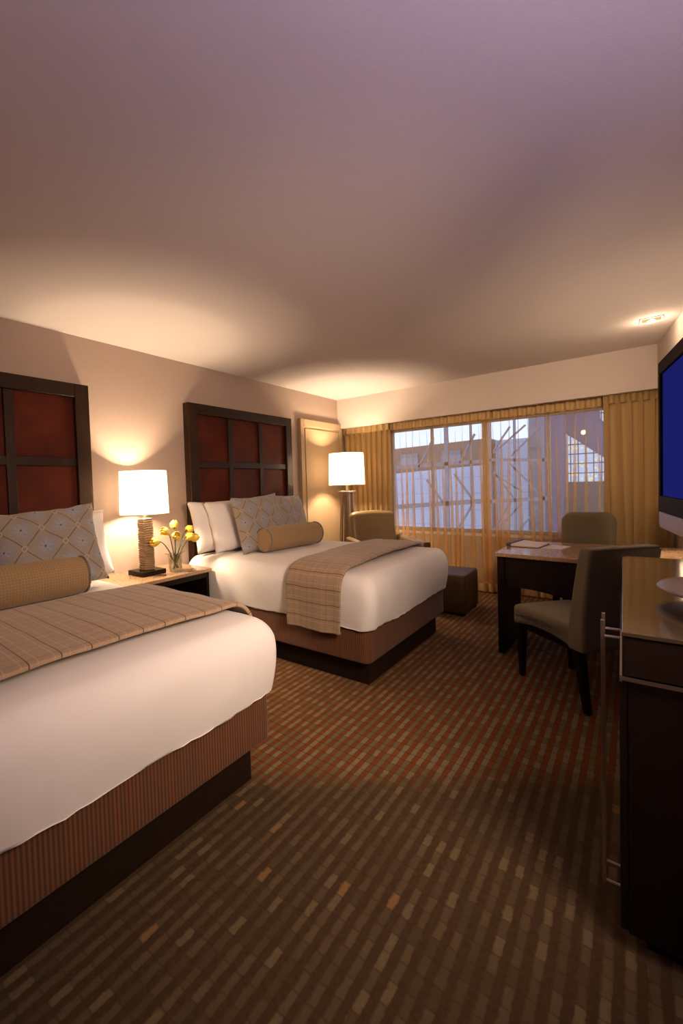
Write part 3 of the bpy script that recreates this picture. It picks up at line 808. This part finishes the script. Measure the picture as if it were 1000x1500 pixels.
for k, (x, y, z, lab) in enumerate(spots):
    t = thing('tulip', lab, 'flower', (vx, vy, .67), 0, 'yellow tulips in the vase')
    e = Vector((x-vx, y-vy, z-.67)); d = Vector((e.x, e.y, 0))
    b0 = Vector((-.22*d.x+.012*math.cos(k*2.3), -.15*d.y+.012*math.sin(k*2.3), 0)); rim = Vector((d.x*.22, d.y*.28, .125))
    pts = []
    for i in range(13):
        f = i/12; pts.append(b0*(1-f)**3+rim*.75*3*f*(1-f)**2+Vector((d.x*.6, d.y*.6, e.z+.02))*3*f*f*(1-f)+e*f**3)
    for i in range(13):
        if pts[i].z < .12:
            h = Vector((pts[i].x, pts[i].y, 0))
            if h.length > .038: h *= .038/h.length; pts[i] = Vector((h.x, h.y, pts[i].z))
    obj('stem', tube(bmesh.new(), pts, .0042, 7), M['stem'], t, smooth=True)
    ax = (pts[-1]-pts[-3]).normalized(); q = Vector((0, 0, 1)).rotation_difference(ax).to_matrix().to_4x4()
    bm = bmesh.new()
    for p_ in range(6):
        off = 0 if p_ % 2 == 0 else .5; a0 = 2*PI*(p_+off*0)/6; rr = .031 if p_ % 2 else .036
        rows = []
        for i in range(7):
            f = i/6; zz = .068*f; rad = rr*math.sin(PI*(.12+.62*f))**.8*(1.0 if f < .8 else .86+.1*(p_ % 2)); wid = .62*math.sin(PI*(.08+.84*f))**.6
            rows.append([q @ Vector(((rad+.0015*math.cos(s*2))*math.cos(a0+s*wid), (rad)*math.sin(a0+s*wid), zz-.002*abs(s))) + e-ax*.012 for s in (-1, -.5, 0, .5, 1)])
        loft(bm, rows, cap=False, closed=False)
    bl = obj('blossom', bm, M['petal'], t, smooth=True); bl.modifiers.new('Solidify', 'SOLIDIFY').thickness = .0012
    if k in (0, 1, 2, 3, 4, 5):
        rows = []
        sgn = Vector((d.x, d.y, 0)); sgn = sgn.normalized() if sgn.length > .001 else Vector((1, 0, 0)); sd = Vector((-sgn.y, sgn.x, 0))
        for i in range(9):
            f = i/8; c = Vector((0, 0, .02))+sgn*(.03*f+.05*f*f)+Vector((0, 0, .15*f-.04*f*f)); w = .014*math.sin(PI*(.1+.88*f))
            if c.z < .12 and (c.xy.length > .036): c.x, c.y = (c.xy*(.036/c.xy.length))
            rows.append([c-sd*w, c+sgn*.003, c+sd*w])
        o = obj('leaf', loft(bmesh.new(), rows, cap=False, closed=False), M['leaf'], t, smooth=True); o.modifiers.new('Solidify', 'SOLIDIFY').thickness = .001

# ------------------------------------------------------------------ armchair and ottoman
def soft(name, parent, c, s, r, mat, rot=(0, 0, 0), fn=None, n=8):
    o = obj(name, rbox(*s, r, n, fn=fn), mat, parent, c, smooth=True); o.rotation_euler = rot; return o
ang = math.atan2(-.62, .78)
ac = thing('armchair', 'olive tan leather armchair with low arms between the far bed and the window', 'chair', (-2.15, 4.32, 0), ang)
# local +x = facing direction
soft('seat_cushion', ac, (.06, 0, .40), (.56, .50, .17), .05, M['olive_leather'])
soft('seat_frame', ac, (.02, 0, .245), (.64, .64, .15), .03, M['olive_leather'])
def backfn(p):
    q = Vector(p); f = (q.z+.29)/.58
    q.x -= .10*f; q.x += .03*(1-(2*q.y/.56)**2)*(-1)
    q.z += .02*(1-(2*q.y/.56)**2) if f > .8 else 0
    return q
soft('backrest', ac, (-.24, 0, .655), (.13, .55, .58), .055, M['olive_leather'], fn=backfn, n=10)
for s in (-1, 1):
    def armfn(p, s=s):
        q = Vector(p); f = (q.x+.30)/.60
        q.z -= .03*f if q.z > 0 else 0
        return q
    soft('arm', ac, (.03, s*.315, .47), (.62, .085, .42), .030, M['olive_leather'], fn=armfn)
    soft('arm_front', ac, (.348, s*.315, .455), (.018, .075, .39), .008, M['dark_leather'])
for sx in (-.24, .28):
    for sy in (-.27, .27):
        bm = bmesh.new(); loft(bm, [[Vector((sx+a*w, sy+b*w, z)) for a, b in ((-1, -1), (1, -1), (1, 1), (-1, 1))] for z, w in ((0, .016), (.175, .024))])
        obj('leg', bm, M['espresso'], ac)
ot = thing('ottoman', 'dark brown leather cube ottoman on the carpet past the foot of the far bed', 'ottoman', (-1.465, 4.33, 0))
soft('upholstered_box', ot, (0, 0, .195), (.45, .46, .35), .025, M['dark_leather'], n=8)
soft('top_cushion', ot, (0, 0, .365), (.445, .455, .05), .022, M['dark_leather'], n=8)
for sx in (-.19, .19):
    for sy in (-.18, .18): obj('foot', B(sx-.02, sx+.02, sy-.02, sy+.02, 0, .03), M['espresso'], ot)

# ------------------------------------------------------------------ desk
dk = thing('desk', 'dark wood writing desk with bowed granite top and panel leg, in front of the window', 'desk', (-.80, 3.38, 0))
DW, DD = wx(4.12)-.012+.80, .74
n = 24
def front(f): return -.01-.05*math.sin(PI*min(1, f))
bm = bmesh.new(); ring = [Vector((DW*i/n, front(i/n), 0)) for i in range(n+1)]+[Vector((DW, DD, 0)), Vector((0, DD, 0))]
loft(bm, [[v+Vector((0, 0, z)) for v in ring] for z in (.722, .75)])
obj('stone_top', bm, M['granite'], dk, bevel=.004)
lg = obj('leg', B(.01, .055, .015, .60, 0, .722), M['espresso'], dk, bevel=.003)
obj('leg', B(DW-.07, DW-.03, .03, .60, 0, .722), M['espresso'], dk, bevel=.003)
bm = bmesh.new()
rings = []
for i in range(n+1):
    f = i/n; x = .055+(DW-.125)*f
    zb = .50-.045*math.sin(PI*max(0, min(1, (f-.12)/.76)))**2
    y = .035-.045*math.sin(PI*f)
    rings.append([Vector((x, y, .722)), Vector((x, y, zb)), Vector((x, y+.03, zb)), Vector((x, y+.03, .722))])
loft(bm, rings); obj('apron', bm, M['espresso'], dk, smooth=False)
bm = bmesh.new()
box(bm, .055, DW-.07, .56, .59, .52, .722)
obj('back_panel', bm, M['espresso'], dk)

fo = thing('folder', 'dark bound guest folder lying open on the left end of the granite desk', 'folder', (-.66, 3.86, .75), R(-8))
obj('cover', B(-.11, .11, -.145, .145, 0, .004), M['cover'], fo)
bm = bmesh.new(); loft(bm, [[Vector((-.105, -.14, .004)), Vector((.10, -.14, .004)), Vector((.10, .14, .004)), Vector((-.105, .14, .004))],
                            [Vector((-.10, -.14, .020)), Vector((.10, -.14, .007)), Vector((.10, .14, .007)), Vector((-.10, .14, .020))]])
obj('page', bm, M['paper'], fo)
obj('spine', B(-.118, -.088, -.147, .147, .0, .028), M['cover'], fo, bevel=.003)
tag(obj('leaflet', B(.0, .13, -.11, .10, 0, .002), M['paper'], loc=(-.53, 3.84, .7502)), 'pale leaflet lying flat beside the folder on the desk', 'leaflet').rotation_euler = (0, 0, R(-12))

# ------------------------------------------------------------------ chairs
def dining_chair(label, loc, rz, w=.44, top=.92, seat=.46, round_top=False, group=None):
    t = thing('upholstered_chair', label, 'chair', loc, rz, group)   # faces local +x
    D = .48
    def seatfn(p):
        q = Vector(p)
        if q.z > 0: q.z += .018*(1-(2*q.x/D)**2)*(1-(2*q.y/w)**2)
        k = .07*(1-(2*q.x/D)**2)
        if q.z < 0: q.z += k*.55
        return q
    soft('seat', t, (.02, 0, seat-.065), (D, w, .135), .028, M['velvet'], fn=seatfn, n=12)
    Hb = top-.33
    def bfn(p):
        q = Vector(p); f = (q.z+Hb/2)/Hb
        q.x -= .085*max(0, f-.15)**1.2
        q.x -= .025*math.sin(PI*f)*0
        q.x -= .02*(1-(2*q.y/w)**2)*-1*0
        th = 1-.35*max(0, f-.2); q.x = (q.x+.085*max(0, f-.15)**1.2)*th-.085*max(0, f-.15)**1.2
        if round_top:
            e = max(0, (abs(q.y)-(w/2-.09))/.09); q.z -= .05*e*e*max(0, (f-.6)/.4)
            q.y *= 1-.12*(1-f)
        return q
    soft('backrest', t, (-.235, 0, .33+Hb/2), (.11, w+.005, Hb), .022 if not round_top else .045, M['velvet'], fn=bfn, n=14)
    for s in (-1, 1):
        bm = bmesh.new(); loft(bm, [[Vector((.215+a*wd, s*(w/2-.035)+b*wd, z)) for a, b in ((-1, -1), (1, -1), (1, 1), (-1, 1))] for z, wd in ((0, .014), (.36, .024))])
        obj('leg', bm, M['espresso'], t, bevel=.003)
        bm = bmesh.new(); loft(bm, [[Vector((x+a*wd, s*(w/2-.03)+b*wd, z)) for a, b in ((-1, -1), (1, -1), (1, 1), (-1, 1))] for z, x, wd in ((0, -.285, .015), (.18, -.255, .020), (.36, -.225, .026))])
        obj('leg', bm, M['espresso'], t, bevel=.003)
    bm = bmesh.new(); box(bm, -.20, .20, -w/2+.03, -w/2+.05, .315, .36); box(bm, -.20, .20, w/2-.05, w/2-.03, .315, .36); box(bm, .19, .22, -w/2+.05, w/2-.05, .315, .36)
    obj('seat_rail', bm, M['espresso'], t)
    if not round_top:
        f = 1.0; xb = -.235-.085*.85**1.2
        bm = bmesh.new(); tube(bm, [(xb-.036, -w/2+.015, top-.008), (xb-.036, w/2-.015, top-.008)], .006, 6)
        tube(bm, [(-.235-.05, -w/2+.004, .36), (-.235-.052, -w/2+.004, .5), (xb-.034, -w/2+.004, top-.02)], .0045, 6)
        obj('piping', bm, M['piping'], t)
    return t
# near chair: front leg at (-.58,3.11), rear leg at (-.21,2.75)
a1 = math.radians(135.5)
cx, cy = -.395, 2.93; off = .185
dining_chair('olive velvet side chair with dark legs drawn up on the near side of the desk', (-.292, 3.09, 0), R(139), w=.44, top=.905, group='velvet desk chairs')
dining_chair('olive velvet chair with rounded back tucked behind the desk, facing the room', (-.325, 4.24, 0), R(-92), w=.40, top=.975, round_top=True, group='velvet desk chairs')

# ------------------------------------------------------------------ cabinet
cb = thing('cabinet', 'tall dark wood cabinet with glossy top under the television', 'cabinet', (-.028, 1.40, 0), R(1.0))
CL, CD = 1.33, .50
obj('top', B(0, CD, 0, CL, .868, .88), M['top'], cb, bevel=.002)
obj('fascia', B(.004, CD, .004, CL-.004, .765, .868), M['espresso'], cb)
obj('body', B(.012, CD, .015, CL-.01, .055, .75), M['espresso'], cb, bevel=.002)
obj('plinth', B(.05, CD, .06, CL-.05, 0, .055), M['black'], cb)
bm = bmesh.new(); box(bm, -.004, CD, -.003, .0, .752, .762); box(bm, -.005, .0, -.003, .42, .748, .765)
obj('metal_strip', bm, M['metal'], cb)
for y0, y1, hy in ((.018, .195, .155), (.2, .42, .235)):
    d = obj('door', B(-.006, .012, y0, y1, .06, .745), M['espresso'], cb, bevel=.002)
    bm = bmesh.new(); box(bm, -.050, -.041, hy-.005, hy+.005, .055, .862)
    for z in (.07, .815): tube(bm, [(-.046, hy, z), (-.004, hy, z)], .0045, 8)
    obj('bar_handle', bm, M['metal'], d)
for y0, y1 in ((.425, .87), (.875, 1.315)):
    d = obj('door', B(-.006, .012, y0, y1, .06, .745), M['espresso'], cb, bevel=.002)

# ------------------------------------------------------------------ television
ta = math.atan(.129)
tv = thing('television', 'large black flat television with silver speaker strip on the dark cabinet', 'television', (.135, 1.84, .88), ta)
# local: screen faces -x, width along y; far edge at y=+.47
TH = .85-.02
def tvz(z): return z-.88
hw = .475
bm = bmesh.new()
zb, ztp = tvz(1.135), tvz(1.735)
box(bm, -.0, .05, -hw, hw, zb, zb+.065); box(bm, 0, .05, -hw, hw, ztp-.05, ztp); box(bm, 0, .05, -hw, -hw+.045, zb+.065, ztp-.05); box(bm, 0, .05, hw-.032, hw, zb+.065, ztp-.05)
obj('bezel', bm, M['black'], tv, bevel=.004)
obj('screen', B(.010, .012, -hw+.045, hw-.032, zb+.065, ztp-.05), M['screen'], tv)
obj('rear_housing', B(.012, .13, -hw+.06, hw-.06, zb+.03, ztp-.05), M['black'], tv, bevel=.02)
bm = bmesh.new(); ring = [(hw, zb), (hw, zb-.048), (hw-.012, zb-.064), (-hw+.012, zb-.064), (-hw, zb-.048), (-hw, zb)]
loft(bm, [[Vector((x, y, z)) for y, z in ring] for x in (.002, .055)])
obj('speaker_strip', bm, M['silver'], tv, bevel=.003)
bm = bmesh.new(); loft(bm, [[Vector((x, y, z)) for x, y in ((.06, -.09), (.06, .09), (.11, .09), (.11, -.09))] for z in (.04, .30)])
obj('stand_neck', bm, M['silver'], tv, bevel=.006)
sb = obj('stand_base', lathe(bmesh.new(), [(.10, .0), (.10, .012), (.185, .030), (.205, .040), (.200, .048), (.12, .056), (.06, .060)], (.125, 0), 48), M['silver'], tv, smooth=True)

# ------------------------------------------------------------------ desk lamp beside the television (mostly hidden)
dl = thing('desk_lamp', 'small lit lamp on the right end of the desk, hidden behind the television', 'lamp', (.335, 3.66, .75))
obj('base', B(-.07, .07, -.07, .07, 0, .03), M['hbwood'], dl, bevel=.003)
obj('stem', lathe(bmesh.new(), [(.012, .03), (.018, .12), (.012, .34)], n=16), M['lampmetal'], dl, smooth=True)
make_shade(dl, .115, .105, .30, .52)
obj('bulb', lathe(bmesh.new(), [(.01, .34), (.028, .38), (.02, .42), (.003, .43)], n=16), M['bulb'], dl, smooth=True)
add_light('bulb_light', 'POINT', (.335, 3.66, 1.17), 42, WARM, .035)

# ------------------------------------------------------------------ ceiling downlight
cl = thing('ceiling_downlight', 'small lit downlight in the ceiling above the desk', 'light', (.10, 4.17, CZ))
bm = bmesh.new(); box(bm, -.065, .065, -.06, -.05, -.006, 0); box(bm, -.065, .065, .05, .06, -.006, 0); box(bm, -.065, -.055, -.05, .05, -.006, 0); box(bm, .055, .065, -.05, .05, -.006, 0)
obj('trim_ring', bm, M['white'], cl)
obj('lens', B(-.055, .055, -.05, .05, -.004, -.001), emit('downlight lens', (1, .62, .2), .9), cl)
obj('bulb', lathe(bmesh.new(), [(.012, -.004), (.026, -.014), (.024, -.022), (.006, -.026)], n=16), M['bulb'], cl, smooth=True)
add_light('downlight_lamp', 'POINT', (.10, 4.17, CZ-.06), 2.5, WARM, .02)

# ------------------------------------------------------------------ added fill lights out of view, and the sky
add_light('bed_fill_light', 'AREA', (.50, 1.0, 1.75), 23, (1, .74, .55), .5, (R(68), 0, R(66)), spread=R(105))  # added fill that warms the beds, stands for no fixture in the room
sd_ = Vector((-1.15, 5.1, 1.45))-Vector((.45, .6, 2.02))
add_light('curtain_fill_spot', 'SPOT', (.45, .6, 2.02), 330, (1, .74, .50), .12, sd_.to_track_quat('-Z', 'Y').to_euler(), spot_size=R(44), spot_blend=.9)  # added spot that brightens the curtains, no such lamp in the room
add_light('violet_ceiling_fill', 'AREA', (.50, .35, 1.55), 22, (.74, .62, 1.0), .7, (R(180-12), 0, 0))  # added upward fill that tints the ceiling violet, has no real source
w = bpy.data.worlds.new('dusk'); sc.world = w; w.use_nodes = True
nt = w.node_tree; bg = nt.nodes['Background']
tc = nt.nodes.new('ShaderNodeTexCoord'); sp = nt.nodes.new('ShaderNodeSeparateXYZ'); rp = nt.nodes.new('ShaderNodeValToRGB')
nt.links.new(tc.outputs['Generated'], sp.inputs[0]); nt.links.new(sp.outputs[2], rp.inputs[0]); nt.links.new(rp.outputs[0], bg.inputs[0])
rp.color_ramp.elements[0].position = 0.0; rp.color_ramp.elements[0].color = (.62, .70, .90, 1)
rp.color_ramp.elements[1].position = .8; rp.color_ramp.elements[1].color = (.30, .42, .80, 1)
bg.inputs[1].default_value = 2.1

# ------------------------------------------------------------------ camera
yaw, pitch, roll = -6.81777166e-01, -3.39916788e-02, -3.26890312e-02
f_, cx_, cy_ = 626.619907, 421.386527, 732.547301
fw = Vector((math.sin(yaw)*math.cos(pitch), math.cos(yaw)*math.cos(pitch), math.sin(pitch)))
r = Vector((math.cos(yaw), -math.sin(yaw), 0)); u = r.cross(fw)
c, s = math.cos(roll), math.sin(roll)
r2 = r*c+u*s; u2 = u*c-r*s
cam = bpy.data.cameras.new('camera'); co = bpy.data.objects.new('camera', cam); COL.objects.link(co)
mw = Matrix((r2, u2, -fw)).transposed().to_4x4(); mw.translation = (0, 0, 1.29); co.matrix_world = mw
cam.sensor_fit = 'VERTICAL'; cam.sensor_height = 36; cam.sensor_width = 24
cam.lens = 36*f_/1500
cam.shift_x = (500-cx_)/1500; cam.shift_y = -(750-cy_)/1500
cam.clip_start = .02
sc.camera = co

sc.view_settings.view_transform = 'Standard'; sc.view_settings.look = 'None'
sc.view_settings.gamma = 1; sc.view_settings.exposure = 0.0
sc.view_settings.use_curve_mapping = False
cy_s = sc.cycles
cy_s.use_denoising = True
cy_s.max_bounces = 8; cy_s.diffuse_bounces = 5; cy_s.transparent_max_bounces = 24
cy_s.caustics_reflective = False; cy_s.caustics_refractive = False
cy_s.sample_clamp_indirect = 4
